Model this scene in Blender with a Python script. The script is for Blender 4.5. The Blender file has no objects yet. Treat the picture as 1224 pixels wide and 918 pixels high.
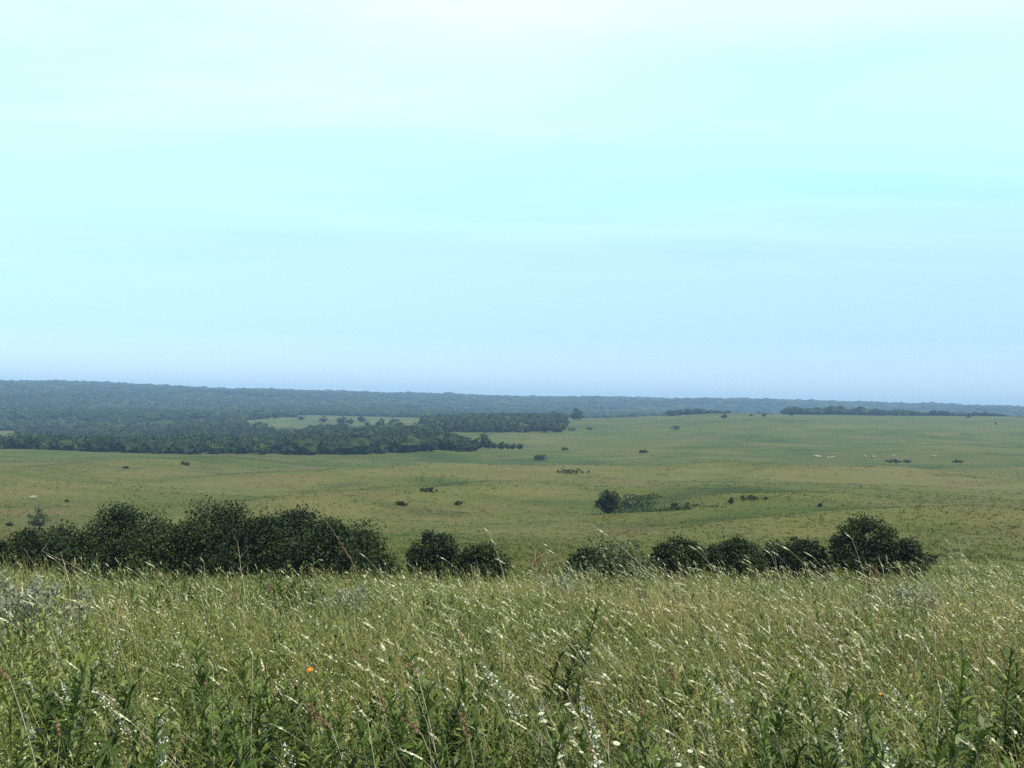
import bpy, math
import numpy as np
from mathutils import Matrix, Vector

R = np.random.default_rng(7)
scene = bpy.context.scene
COL = scene.collection
rad = math.radians

# ------------------------------------------------------------------ camera
F = 1300.0            # focal length in pixels of the 1224 px wide photograph
EYE = 1.65
PITCH = math.atan((478 - 459) / F)
ROLL = rad(1.2)
cam = bpy.data.cameras.new("camera")
cam.sensor_width = 36.0
cam.lens = F / 1224 * 36.0
cam.clip_start = 0.05
cam.clip_end = 40000
camo = bpy.data.objects.new("camera", cam)
COL.objects.link(camo)
M = Matrix.Rotation(rad(90) + PITCH, 4, 'X') @ Matrix.Rotation(ROLL, 4, 'Z')
M.translation = Vector((0, 0, EYE))
camo.matrix_world = M
scene.camera = camo
MR = np.array(M.to_3x3())


def ray(px, py):
    v = MR @ np.array([(px - 612) / F, -(py - 459) / F, -1.0])
    return v / v[1]                      # per metre of depth


def project(P):
    q = (np.asarray(P, float) - np.array([0, 0, EYE])) @ MR
    return 612 + F * q[..., 0] / -q[..., 2], 459 - F * q[..., 1] / -q[..., 2]


# ------------------------------------------------------------------ noise
def _hash(ix, iy, s):
    h = (ix.astype(np.int64) * 374761393 + iy.astype(np.int64) * 668265263 + s * 974711) & 0xFFFFFFFF
    h = ((h ^ (h >> 13)) * 1274126177) & 0xFFFFFFFF
    return ((h ^ (h >> 16)) & 0xFFFF) / 65535.0


def vnoise(x, y, s=0):
    x = np.asarray(x, float); y = np.asarray(y, float)
    ix = np.floor(x); iy = np.floor(y)
    fx = x - ix; fy = y - iy
    fx = fx * fx * fx * (fx * (6 * fx - 15) + 10); fy = fy * fy * fy * (fy * (6 * fy - 15) + 10)
    a = _hash(ix, iy, s); b = _hash(ix + 1, iy, s); c = _hash(ix, iy + 1, s); d = _hash(ix + 1, iy + 1, s)
    return (a * (1 - fx) + b * fx) * (1 - fy) + (c * (1 - fx) + d * fx) * fy - 0.5


def fbm(x, y, s=0, o=3):
    t = 0; a = 1.0
    for k in range(o):
        t = t + a * vnoise(x * 2 ** k + 17.3 * k, y * 2 ** k - 9.1 * k, s + k); a *= 0.5
    return t


# ------------------------------------------------------------------ terrain
DD = np.array([0, 3, 7, 12, 20, 40, 70, 100, 150, 220, 300, 400, 500, 600, 700, 900, 1200, 1500, 1650, 1900, 2500, 3500, 4500, 6000, 9300.])
TAB = {
    -.47: [0, -.05, -.28, -.76, -2.7, -7.2, -10.5, -14, -18.5, -23.5, -28, -31, -33, -33.3, -37, -52, -62, -54, -51, -44, -27, 2, 22, 0, -60],
    -.24: [0, -.05, -.28, -.76, -2.7, -7.2, -10.4, -13.8, -18.2, -23.2, -27.5, -30.5, -32.3, -32.3, -35.5, -46, -50, -43, -39.5, -37, -40, -10, 21, 0, -60],
    0.0: [0, -.05, -.28, -.74, -2.6, -6.9, -9.9, -13.0, -17.5, -22, -26, -29.3, -31, -31.5, -33, -34, -30, -26, -26.5, -30, -50, -30, 19, 0, -60],
    .24: [0, -.04, -.26, -.70, -2.4, -6.7, -9.6, -12.5, -16.5, -20.5, -24, -27, -28.5, -28.8, -28, -24.5, -18, -11, -9, -14, -35, -25, 16, 0, -60],
    .47: [0, -.04, -.22, -.61, -2.2, -6.5, -9.3, -12.2, -16, -20, -23.3, -26, -27.5, -27.4, -26, -23, -17, -10, -7.5, -6.5, -30, -25, 12, 0, -60],
}
LR = np.linspace(math.log(0.2), math.log(9900), 900)
_th = np.array([math.atan(u) for u in TAB])
_prof = []
for u, zz in TAB.items():
    r = DD * math.sqrt(1 + u * u)
    z = np.interp(np.exp(LR), r, zz)
    k = np.exp(-0.5 * (np.arange(-30, 31) / 9.0) ** 2); k /= k.sum()
    zp = np.pad(z, 30, mode='edge')
    _prof.append(np.convolve(zp, k, mode='valid'))
_prof = np.array(_prof)


def fold(x, y):
    return 5.2 * vnoise(x / 170 + 3.3 + y / 400, y / 92, 21) + 1.8 * vnoise(x / 60, y / 45 + x / 160, 22)


SPURS = []


def spur(x, y, shift=0.0):
    """low rounded spurs that cross the meadow: summed height at a point"""
    t = np.zeros(np.broadcast(x, y).shape)
    for pts, amp, wid in SPURS:
        h = np.zeros_like(t)
        for k in range(len(pts) - 1):
            a, b = pts[k], pts[k + 1]; ab = b - a
            u = np.clip(((x - a[0]) * ab[0] + (y - shift - a[1]) * ab[1]) / (ab @ ab), 0, 1)
            d2 = (x - a[0] - u * ab[0]) ** 2 + (y - shift - a[1] - u * ab[1]) ** 2
            kk = (k + u) / (len(pts) - 1)
            h = np.maximum(h, np.exp(-d2 / wid ** 2) * np.clip(np.minimum(kk + .25, 1.12 - kk) * 2.6, 0, 1))
        t = t + amp * h
    return t


def ground(x, y, rough=True):
    x = np.asarray(x, float); y = np.asarray(y, float)
    r = np.hypot(x, y) + 1e-6; th = np.arctan2(x, y)
    li = np.clip((np.log(np.maximum(r, .2)) - LR[0]) / (LR[1] - LR[0]), 0, len(LR) - 1.001)
    i = li.astype(int); f = li - i
    tc = np.clip(th, _th[0], _th[-1])
    j = np.clip(np.searchsorted(_th, tc) - 1, 0, len(_th) - 2)
    g = (tc - _th[j]) / (_th[j + 1] - _th[j]); g = g * g * (3 - 2 * g)
    a = _prof[j, i] * (1 - f) + _prof[j, i + 1] * f
    b = _prof[j + 1, i] * (1 - f) + _prof[j + 1, i + 1] * f
    z = a * (1 - g) + b * g
    back = np.clip((np.abs(th) - .75) / 1.2, 0, 1); back = back * back * (3 - 2 * back)
    z = z * (1 - back) + back * (0.012 * r - 1.0 * np.clip((r - 3000) / 6000, 0, 1) * 100) * np.clip(r / 30, 0, 1)
    if rough:
        w = np.clip((r - 90) / 120, 0, 1) * (1 - .35 * np.clip((r - 450) / 200, 0, 1))
        z = z + w * (3.0 * vnoise(x / 75, y / 95, 3) + 1.1 * vnoise(x / 31, y / 42, 5))
        w4 = np.clip((r - 150) / 150, 0, 1) * np.clip((1500 - r) / 500, 0, 1)
        z = z + w4 * fold(x, y)
        if SPURS: z = z + spur(x, y)
        w2 = np.clip((r - 1900) / 1500, 0, 1) * np.clip((8000 - r) / 3000, 0, 1)
        z = z + w2 * (24 * vnoise(x / 900, y / 1100, 8) + 7 * vnoise(x / 330, y / 420, 9))
        # a shallow gully winding down through the meadow
        gx = 27 + (285 - y) * 0.16 + 9 * np.sin(y / 21.0)
        z = z - 1.5 * np.exp(-((x - gx) / 7.0) ** 2) * np.clip((y - 195) / 30, 0, 1) * np.clip((300 - y) / 15, 0, 1)
        z = z + 0.05 * vnoise(x / .7, y / .7, 12) * np.clip(1 - r / 60, 0, 1) + .12 * vnoise(x / 3, y / 3, 13) * np.clip((r - 3) / 10, 0, 1) * np.clip(1 - r / 90, 0, 1)
    return z


_dm = np.exp(np.linspace(math.log(2), math.log(7000), 6000))


def hit(px, py, dmin=2.0):
    """first ground point seen through a pixel of the photograph"""
    v = ray(px, py); d = _dm[_dm > dmin]
    g = ground(v[0] * d, d)
    below = (EYE + v[2] * d) <= g
    k = int(np.argmax(below)) if below.any() else len(d) - 1
    return np.array([v[0] * d[k], d[k], g[k]])


def at_depth(px, d, py=520):
    v = ray(px, py); x = v[0] * d
    return np.array([x, d, float(ground(x, d))])


_sp = []
for px_, amp, wid in [([(-160, 590), (0, 575), (130, 566), (250, 556), (330, 549)], 3.4, 30),
                      ([(330, 622), (400, 607), (480, 600), (600, 591), (700, 591)], 2.6, 22),
                      ([(850, 614), (940, 604), (1060, 606)], 2.2, 20),
                      ([(880, 640), (1000, 628), (1150, 622), (1300, 622)], 1.6, 15),
                      ([(720, 566), (860, 562), (1010, 568), (1230, 560)], 2.4, 30),
                      ([(330, 578), (470, 568), (640, 562)], 2.4, 28)]:
    _sp.append((np.array([hit(a, b, 60)[:2] for a, b in px_]), amp * 1.35, wid))
SPURS.extend(_sp)

# ------------------------------------------------------------------ mesh helpers
def tag(o, label=None, cat=None, group=None, kind=None):
    for k, v in (('label', label), ('category', cat), ('group', group), ('kind', kind)):
        if v: o[k] = v
    return o


class MB:
    def __init__(self):
        self.v = []; self.f = []; self.t = []; self.m = []; self.n = 0

    def add(self, V, Fq, tint=0.5, mi=0):
        V = np.asarray(V, float).reshape(-1, 3); Fq = np.asarray(Fq, int)
        if Fq.shape[1] == 3: Fq = np.concatenate([Fq, -np.ones((len(Fq), 1), int) - self.n], 1)
        self.v.append(V); self.f.append(Fq + self.n)
        self.t.append(np.broadcast_to(np.asarray(tint, float), (len(V),)) if np.ndim(tint) < 2 else np.asarray(tint).reshape(-1))
        self.m.append(np.full(len(Fq), mi)); self.n += len(V)
        return self

    def mesh(self, name, mats, smooth=False):
        V = np.concatenate(self.v); Fq = np.concatenate(self.f); T = np.concatenate(self.t); MI = np.concatenate(self.m)
        me = bpy.data.meshes.new(name)
        me.vertices.add(len(V)); me.vertices.foreach_set('co', V.astype(np.float32).ravel())
        tri = Fq[:, 3] < 0
        cnt = np.where(tri, 3, 4)
        loops = Fq.ravel(); loops = loops[loops >= 0]
        me.loops.add(len(loops)); me.loops.foreach_set('vertex_index', loops.astype(np.int32))
        me.polygons.add(len(Fq))
        st = np.concatenate([[0], np.cumsum(cnt)[:-1]])
        me.polygons.foreach_set('loop_start', st.astype(np.int32))
        me.polygons.foreach_set('loop_total', cnt.astype(np.int32))
        me.polygons.foreach_set('material_index', MI.astype(np.int32))
        me.polygons.foreach_set('use_smooth', np.full(len(Fq), smooth))
        a = me.attributes.new('tint', 'FLOAT', 'POINT'); a.data.foreach_set('value', T.astype(np.float32))
        for m in (mats if isinstance(mats, (list, tuple)) else [mats]): me.materials.append(m)
        me.update(calc_edges=True); me.validate()
        return me

    def build(self, name, mats, parent=None, smooth=False):
        o = bpy.data.objects.new(name, self.mesh(name, mats, smooth)); COL.objects.link(o)
        if parent: o.parent = parent
        return o


def empty(name, loc, rz=0, s=1.0, label=None, cat=None, group=None):
    o = bpy.data.objects.new(name, None); COL.objects.link(o)
    o.location = [float(c) for c in loc]; o.rotation_euler = (0, 0, rz)
    o.scale = (s, s, s) if np.ndim(s) == 0 else s
    o.empty_display_size = .2
    return tag(o, label, cat, group)


def place(proto, loc, rz=0, s=1.0, label=None, group=None, first=False):
    """a copy of a thing together with copies of its parts"""
    if first: r = proto
    else:
        r = proto.copy(); COL.objects.link(r)
        for ch in [c for c in COL.objects if c.parent == proto]:
            c = ch.copy(); COL.objects.link(c); c.parent = r
            for g in [q for q in COL.objects if q.parent == ch]:
                h = g.copy(); COL.objects.link(h); h.parent = c
    r.location = [float(c) for c in loc]; r.rotation_euler = (0, 0, rz)
    r.scale = (s, s, s) if np.ndim(s) == 0 else s
    if label: r['label'] = label
    if group: r['group'] = group
    return r


def ribbons(P, side, W):
    """P (N,S,3) centre lines, side (N,3) or (N,S,3), W (N,S) widths -> verts, quads"""
    N, S, _ = P.shape
    if side.ndim == 2: side = side[:, None, :]
    off = side * W[..., None] * 0.5
    V = np.stack([P - off, P + off], 2).reshape(N, S * 2, 3)
    b = np.arange(S - 1) * 2
    q = np.stack([b, b + 1, b + 3, b + 2], 1)
    return V.reshape(-1, 3), (q[None] + (np.arange(N) * S * 2)[:, None, None]).reshape(-1, 4)


def unit(v):
    return v / (np.linalg.norm(v, axis=-1, keepdims=True) + 1e-9)


def rdir(n, rng=R):
    return unit(rng.normal(size=(n, 3)))


def tube(mb, pts, radii, n=6, tint=.5, mi=0):
    pts = np.asarray(pts, float); S = len(pts)
    t = unit(np.gradient(pts, axis=0))
    ref = np.array([0.3, 1, 0.1]) if abs(t[0][2]) > .7 else np.array([0, 0, 1.])
    a = unit(np.cross(t, ref)); b = np.cross(t, a)
    ang = np.linspace(0, 2 * math.pi, n, endpoint=False)
    V = pts[:, None] + np.asarray(radii)[:, None, None] * (np.cos(ang)[None, :, None] * a[:, None] + np.sin(ang)[None, :, None] * b[:, None])
    q = []
    for i in range(S - 1):
        for k in range(n):
            q.append([i * n + k, i * n + (k + 1) % n, (i + 1) * n + (k + 1) % n, (i + 1) * n + k])
    mb.add(V, q, tint, mi)


def kites(C, axis, side, L, W, fold=0.0):
    """diamond leaves centred at C"""
    N = len(C)
    nrm = np.cross(axis, side)
    a = C - axis * L[:, None] * .5; b = C + axis * L[:, None] * .5
    m = C - axis * L[:, None] * .08 + nrm * (fold * W)[:, None]
    V = np.stack([a, m + side * W[:, None] * .5, b, m - side * W[:, None] * .5], 1)
    return V.reshape(-1, 3), (np.array([[0, 1, 2, 3]])[None] + (np.arange(N) * 4)[:, None, None]).reshape(-1, 4)


# ------------------------------------------------------------------ materials
def newmat(name):
    m = bpy.data.materials.new(name); m.use_nodes = True
    nt = m.node_tree; nt.nodes.clear()
    out = nt.nodes.new('ShaderNodeOutputMaterial')
    return m, nt, out


def ramp(nt, stops, interp='LINEAR'):
    r = nt.nodes.new('ShaderNodeValToRGB'); e = r.color_ramp.elements; r.color_ramp.interpolation = interp
    while len(e) < len(stops): e.new(0.5)
    for k, (p, c) in enumerate(stops):
        e[k].position = p; e[k].color = (*c, 1)
    return r


def leafmat(name, stops, rough=.5, trans=.3, spec=.4, noise=None, nstr=.25):
    """tint attribute -> colour; a share of the light passes through the leaf"""
    m, nt, out = newmat(name); N = nt.nodes; L = nt.links
    at = N.new('ShaderNodeAttribute'); at.attribute_name = 'tint'
    cr = ramp(nt, stops)
    if noise:
        geo = N.new('ShaderNodeNewGeometry')
        nz = N.new('ShaderNodeTexNoise'); nz.inputs['Scale'].default_value = noise; nz.inputs['Detail'].default_value = 3
        L.new(geo.outputs['Position'], nz.inputs['Vector'])
        ma = N.new('ShaderNodeMath'); ma.operation = 'MULTIPLY_ADD'
        L.new(nz.outputs['Fac'], ma.inputs[0]); ma.inputs[1].default_value = nstr * 2; ma.inputs[2].default_value = -nstr
        ad = N.new('ShaderNodeMath'); ad.operation = 'ADD'; ad.use_clamp = True
        L.new(at.outputs['Fac'], ad.inputs[0]); L.new(ma.outputs[0], ad.inputs[1]); L.new(ad.outputs[0], cr.inputs['Fac'])
    else:
        L.new(at.outputs['Fac'], cr.inputs['Fac'])
    bs = N.new('ShaderNodeBsdfPrincipled'); bs.inputs['Roughness'].default_value = rough
    bs.inputs['Specular IOR Level'].default_value = spec
    L.new(cr.outputs['Color'], bs.inputs['Base Color'])
    if trans > 0:
        tr = N.new('ShaderNodeBsdfTranslucent')
        L.new(cr.outputs['Color'], tr.inputs['Color'])
        mx = N.new('ShaderNodeMixShader'); mx.inputs['Fac'].default_value = trans
        L.new(bs.outputs[0], mx.inputs[1]); L.new(tr.outputs[0], mx.inputs[2]); L.new(mx.outputs[0], out.inputs['Surface'])
    else:
        L.new(bs.outputs[0], out.inputs['Surface'])
    return m


def prairie_colour(nt, ground_sheet=False):
    """vegetation colour of the prairie from the place in the world: broad and narrow patches of green and dry grass"""
    N = nt.nodes; L = nt.links
    geo = N.new('ShaderNodeNewGeometry')
    sep = N.new('ShaderNodeSeparateXYZ'); L.new(geo.outputs['Position'], sep.inputs[0])
    cmb = N.new('ShaderNodeCombineXYZ'); L.new(sep.outputs['X'], cmb.inputs['X']); L.new(sep.outputs['Y'], cmb.inputs['Y'])

    def nz(scale, det, rough=.55, stretch=(1, 1, 1)):
        mp = N.new('ShaderNodeMapping'); mp.inputs['Scale'].default_value = stretch
        L.new(cmb.outputs[0], mp.inputs['Vector'])
        n = N.new('ShaderNodeTexNoise'); n.inputs['Scale'].default_value = scale
        n.inputs['Detail'].default_value = det; n.inputs['Roughness'].default_value = rough
        L.new(mp.outputs[0], n.inputs['Vector']); return n.outputs['Fac']

    def math_(op, a, b):
        m = N.new('ShaderNodeMath'); m.operation = op
        for k, q in enumerate((a, b)):
            if isinstance(q, (int, float)): m.inputs[k].default_value = q
            else: L.new(q, m.inputs[k])
        return m.outputs[0]
    big = nz(.0085, 4, .6); mid = nz(.05, 5, .65, stretch=(.55, 1, 1)); fine = nz(.9, 4, .7); tan = nz(.016, 5, .6)
    s = math_('ADD', math_('MULTIPLY', big, .55), math_('MULTIPLY', mid, .45))
    s = math_('ADD', s, math_('MULTIPLY', math_('SUBTRACT', fine, .5), .35))
    if ground_sheet:      # hollows and backs of spurs darker and greener, rises paler
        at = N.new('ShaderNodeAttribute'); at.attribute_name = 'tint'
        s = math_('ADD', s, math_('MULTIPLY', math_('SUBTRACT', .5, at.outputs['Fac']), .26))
    # the higher ground far out is a cooler green
    far = N.new('ShaderNodeMapRange'); far.inputs['From Min'].default_value = 380; far.inputs['From Max'].default_value = 1150
    L.new(sep.outputs['Y'], far.inputs['Value'])
    cr = ramp(nt, [(.34, (.030, .046, .008)), (.45, (.056, .073, .011)), (.54, (.079, .085, .018)), (.66, (.112, .105, .031))])
    L.new(s, cr.inputs['Fac'])
    cr2 = ramp(nt, [(.34, (.034, .058, .008)), (.5, (.062, .084, .012)), (.66, (.100, .106, .020))])
    L.new(s, cr2.inputs['Fac'])
    mx = N.new('ShaderNodeMixRGB'); L.new(far.outputs[0], mx.inputs['Fac']); L.new(cr.outputs[0], mx.inputs[1]); L.new(cr2.outputs[0], mx.inputs[2])
    # dry purplish-tan seed stands
    tr = N.new('ShaderNodeMapRange'); tr.inputs['From Min'].default_value = .50; tr.inputs['From Max'].default_value = .64
    tr.inputs['To Max'].default_value = .65
    L.new(tan, tr.inputs['Value'])
    mx2 = N.new('ShaderNodeMixRGB'); L.new(tr.outputs[0], mx2.inputs['Fac']); L.new(mx.outputs[0], mx2.inputs[1])
    mx2.inputs[2].default_value = (.108, .088, .033, 1)
    # low dark forb patches
    dk = nz(.03, 5, .7)
    dr = N.new('ShaderNodeMapRange'); dr.inputs['From Min'].default_value = .55; dr.inputs['From Max'].default_value = .66; dr.inputs['To Max'].default_value = .55
    L.new(dk, dr.inputs['Value'])
    mx3 = N.new('ShaderNodeMixRGB'); L.new(dr.outputs[0], mx3.inputs['Fac']); L.new(mx2.outputs[0], mx3.inputs[1])
    mx3.inputs[2].default_value = (.028, .042, .013, 1)
    return mx3.outputs[0], fine, nz


def prairie_mat(name, tuft):
    m, nt, out = newmat(name); N = nt.nodes; L = nt.links
    c, fine, nz = prairie_colour(nt, not tuft)
    bs = N.new('ShaderNodeBsdfPrincipled'); bs.inputs['Roughness'].default_value = .85; bs.inputs['Specular IOR Level'].default_value = .1
    if tuft:
        at = N.new('ShaderNodeAttribute'); at.attribute_name = 'tint'
        mr = N.new('ShaderNodeMapRange'); mr.inputs['To Min'].default_value = 1.35; mr.inputs['To Max'].default_value = 2.2
        L.new(at.outputs['Fac'], mr.inputs['Value'])
        mu = N.new('ShaderNodeVectorMath'); mu.operation = 'SCALE'; L.new(c, mu.inputs[0]); L.new(mr.outputs[0], mu.inputs['Scale'])
        L.new(mu.outputs[0], bs.inputs['Base Color'])
        tr = N.new('ShaderNodeBsdfTranslucent'); L.new(mu.outputs[0], tr.inputs['Color'])
        mx = N.new('ShaderNodeMixShader'); mx.inputs['Fac'].default_value = .5
        L.new(bs.outputs[0], mx.inputs[1]); L.new(tr.outputs[0], mx.inputs[2]); L.new(mx.outputs[0], out.inputs['Surface'])
    else:
        L.new(c, bs.inputs['Base Color'])
        bp = N.new('ShaderNodeBump'); bp.inputs['Strength'].default_value = .7; bp.inputs['Distance'].default_value = .35
        L.new(nz(.6, 6, .75), bp.inputs['Height']); L.new(bp.outputs[0], bs.inputs['Normal'])
        L.new(bs.outputs[0], out.inputs['Surface'])
    return m


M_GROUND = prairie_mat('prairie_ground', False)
M_TUFT = prairie_mat('prairie_tuft', True)
M_BLADE = leafmat('grass_blade', [(0, (.036, .058, .008)), (.35, (.125, .165, .024)), (.62, (.235, .245, .055)), (.82, (.32, .28, .095)), (1, (.46, .36, .17))], .45, .38, .28)
M_LEAF = leafmat('forb_leaf', [(0, (.034, .060, .010)), (.5, (.125, .175, .032)), (1, (.29, .31, .085))], .42, .34, .35)
M_DARKLEAF = leafmat('dark_forb_leaf', [(0, (.034, .056, .010)), (.6, (.085, .130, .022)), (1, (.18, .22, .05))], .5, .28, .22)
M_HEAD = leafmat('seed_head', [(0, (.30, .27, .13)), (.5, (.50, .48, .27)), (1, (.70, .66, .44))], .45, .3, .5)
M_RUST = leafmat('rust_seed_head', [(0, (.15, .085, .045)), (1, (.30, .19, .10))], .6, .15, .3)
M_STRAW = leafmat('dry_stalk', [(0, (.22, .17, .10)), (1, (.50, .43, .31))], .6, 0, .3)
M_STEM = leafmat('green_stem', [(0, (.05, .07, .02)), (1, (.12, .13, .05))], .5, 0, .4)
M_SAGE = leafmat('silver_leaf', [(0, (.11, .125, .070)), (.6, (.22, .235, .150)), (1, (.38, .38, .27))], .6, .2, .3)
M_WHITE = leafmat('white_petal', [(0, (.42, .44, .30)), (1, (.74, .74, .62))], .6, .25, .3)
M_YELLOW = leafmat('yellow_disc', [(0, (.55, .38, .03)), (1, (.65, .45, .05))], .6, 0, .3)
M_ORANGE = leafmat('orange_petal', [(0, (.52, .15, .012)), (1, (.62, .22, .02))], .5, .25, .3)
M_TREE = leafmat('tree_leaf', [(0, (.012, .020, .005)), (.5, (.024, .038, .008)), (.85, (.050, .068, .014)), (1, (.085, .10, .025))], .62, .16, .18)
M_GULLY = leafmat('gully_leaf', [(0, (.022, .038, .010)), (.5, (.042, .066, .016)), (1, (.07, .10, .028))], .7, .2, .15)
M_LIGHTSHRUB = leafmat('shrub_leaf', [(0, (.035, .05, .015)), (.6, (.075, .095, .030)), (1, (.15, .16, .06))], .42, .3, .45)
M_FOREST = leafmat('forest_leaf', [(0, (.007, .015, .006)), (.5, (.015, .029, .009)), (1, (.046, .066, .017))], .75, 0, .1, noise=.35, nstr=.25)
M_BARK = leafmat('bark', [(0, (.05, .04, .03)), (1, (.11, .09, .07))], .9, 0, .2)
M_BROWNLEAF = leafmat('withered_leaf', [(0, (.10, .045, .02)), (1, (.20, .10, .045))], .6, .25, .3)

m, nt, out = newmat('pale_rock')
nz = nt.nodes.new('ShaderNodeTexNoise'); nz.inputs['Scale'].default_value = 1.4; nz.inputs['Detail'].default_value = 6
cr = ramp(nt, [(.3, (.15, .13, .095)), (.6, (.25, .215, .16)), (.8, (.34, .30, .24))]); nt.links.new(nz.outputs['Fac'], cr.inputs['Fac'])
bs = nt.nodes.new('ShaderNodeBsdfPrincipled'); bs.inputs['Roughness'].default_value = .9
nt.links.new(cr.outputs[0], bs.inputs['Base Color']); nt.links.new(bs.outputs[0], out.inputs['Surface'])
M_ROCK = m

# ------------------------------------------------------------------ ground sheet
th = np.concatenate([np.arange(-180, -42, 4.0), np.arange(-42, 42, .25), np.arange(42, 180, 4.0)])
rr = np.concatenate([[0.02], np.exp(np.linspace(math.log(.35), math.log(6500), 540))])
A, B = np.meshgrid(np.radians(th), rr)
X = B * np.sin(A); Y = B * np.cos(A); Z = ground(X, Y)
nT = len(th); nR = len(rr)
i, j = np.meshgrid(np.arange(nR - 1), np.arange(nT), indexing='ij')
q = np.stack([i * nT + j, i * nT + (j + 1) % nT, (i + 1) * nT + (j + 1) % nT, (i + 1) * nT + j], -1).reshape(-1, 4)
fold_tint = np.clip(.5 - .10 * fold(X, Y) - .17 * spur(X, Y, -9.) + .24 * spur(X, Y, 28.), 0, 1)  # darker behind the spurs and in hollows, paler on their near faces
g = MB().add(np.stack([X, Y, Z], -1), q[:, ::-1], fold_tint.ravel()).build('ground', M_GROUND, smooth=True)
tag(g, kind='structure')
ZMIN = float(Z.min()); ZMAX = float(Z.max())

# ------------------------------------------------------------------ foreground grass (one mass)
UL = .58


def scatter(n, d0, d1, power):
    """n points in the wedge in front of the camera; density per square metre falls as d**-power"""
    a = R.random(n); e = 2 - power
    d = (d0 ** e + a * (d1 ** e - d0 ** e)) ** (1 / e)
    u = (R.random(n) * 2 - 1) * UL
    x = u * d + u * 2.2          # a little wider than the view
    return x, d, ground(x, d)


def cluster(x, y, s=0):
    return np.clip(.5 + 1.1 * fbm(x / 1.3, y / 1.3, 40 + s, 3), 0, 1)


def blade_mass(n, d0, d1, power, h0, h1, w0, w1, tmean, tstd, lean=.30, S=4, patch=None, y0_gap=True):
    x, y, z = scatter(n, d0, d1, power)
    if patch is not None:
        k = R.random(n) < np.clip(2.6 * fbm(x / 1.6, y / 1.9, patch, 3) - .25, 0, 1); x, y, z = x[k], y[k], z[k]; n = len(x)
    if y0_gap:
        k = R.random(n) < np.clip(.34 + 1.7 * (cluster(x, y, 1) - .25), .16, 1); x, y, z = x[k], y[k], z[k]; n = len(x)
    H = (h0 + (h1 - h0) * R.random(n)) * (.55 + .8 * cluster(x, y, 1))
    az = R.random(n) * 2 * math.pi
    ld = np.stack([np.cos(az) - .45, np.sin(az)], 1)
    la = lean * (.4 + R.random(n) * 1.3) * H
    cv = R.random(n) * .5 + .15
    t = np.linspace(0, 1, S)
    P = np.zeros((n, S, 3))
    bend = (t[None] ** (1.6 + cv[:, None])) * la[:, None] * 1.5
    P[..., 0] = x[:, None] + ld[:, :1] * bend; P[..., 1] = y[:, None] + ld[:, 1:] * bend
    P[..., 2] = z[:, None] - .02 + t[None] * H[:, None] - .35 * bend * t[None] * cv[:, None]
    sa = R.random(n) * math.pi
    side = np.stack([np.cos(sa), np.sin(sa), R.normal(size=n) * .2], 1)
    W = (w0 + (w1 - w0) * R.random(n))[:, None] * np.array([.7, 1, .75, .12])[None, :S]
    V, q = ribbons(P, unit(side), W)
    tint = np.clip(tmean - .16 * np.clip((6.2 - y) / 3, 0, 1) + tstd * R.normal(size=n) + .55 * (np.clip(.5 + 1.2 * fbm(x / 2.2, y / 2.6, 44, 3), 0, 1) - .5), 0, 1)
    return V, q, np.repeat(tint, S * 2)


def stem_curves(x, y, z, H, lean, rng=R, S=5, wind=-.8):
    n = len(x); az = rng.random(n) * 2 * math.pi
    ld = np.stack([np.cos(az) * .7 + wind, np.sin(az) * .8], 1) * (lean * H)[:, None]
    t = np.linspace(0, 1, S)
    P = np.zeros((n, S, 3))
    P[..., 0] = x[:, None] + ld[:, :1] * t[None] ** 1.7; P[..., 1] = y[:, None] + ld[:, 1:] * t[None] ** 1.7
    P[..., 2] = z[:, None] - .02 + H[:, None] * t[None]
    return P


def lerp_curve(P, t):
    """P (N,S,3), t (N,L) in 0..1 -> points and tangents (N,L,3)"""
    S = P.shape[1]; f = np.clip(t * (S - 1), 0, S - 1.001); i = f.astype(int); f = f - i
    n = np.arange(len(P))[:, None]
    return P[n, i] * (1 - f[..., None]) + P[n, i + 1] * f[..., None], unit(P[n, i + 1] - P[n, i])


def leafy(P, L, t0, t1, len0, len1, wr, up0, up1, tint, tstd, rng=R):
    """leaves along stems, longest low down; two quads each"""
    n = len(P)
    t = t0 + (t1 - t0) * (np.arange(L)[None] + rng.random((n, L))) / L
    C, T = lerp_curve(P, t)
    az = np.arange(L)[None] * 2.4 + rng.random((n, 1)) * 6.28 + rng.normal(size=(n, L)) * .35
    k = (t - t0) / (t1 - t0)
    el = up0 + (up1 - up0) * k + rng.normal(size=(n, L)) * .18
    ln = (len0 + (len1 - len0) * k) * (.75 + .5 * rng.random((n, L)))
    D = np.stack([np.cos(az) * np.cos(el), np.sin(az) * np.cos(el), np.sin(el)], -1)
    sd = unit(np.stack([-np.sin(az), np.cos(az), rng.normal(size=az.shape) * .5], -1))
    dr = np.zeros_like(D); dr[..., 2] = -1
    Q = np.stack([C, C + D * ln[..., None] * .5, C + D * ln[..., None] + dr * (ln * .22)[..., None]], 2).reshape(n * L, 3, 3)
    W = (ln * wr).reshape(-1, 1) * np.array([[.35, 1, .08]])
    V, q = ribbons(Q, sd.reshape(-1, 3), W)
    tt = np.clip(np.asarray(tint).reshape(-1, 1) + tstd * rng.normal(size=(n, L)), 0, 1).reshape(-1)
    return V, q, np.repeat(tt, 6)


def stem_mesh(P, w, rng=R):
    n = len(P); sa = rng.random(n) * math.pi
    side = np.stack([np.cos(sa), np.sin(sa) * .3, np.zeros(n)], 1)
    S = P.shape[1]
    W = np.asarray(w).reshape(-1, 1) * np.linspace(1, .45, S)[None]
    return ribbons(P, unit(side), np.broadcast_to(W, (n, S)))


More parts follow.
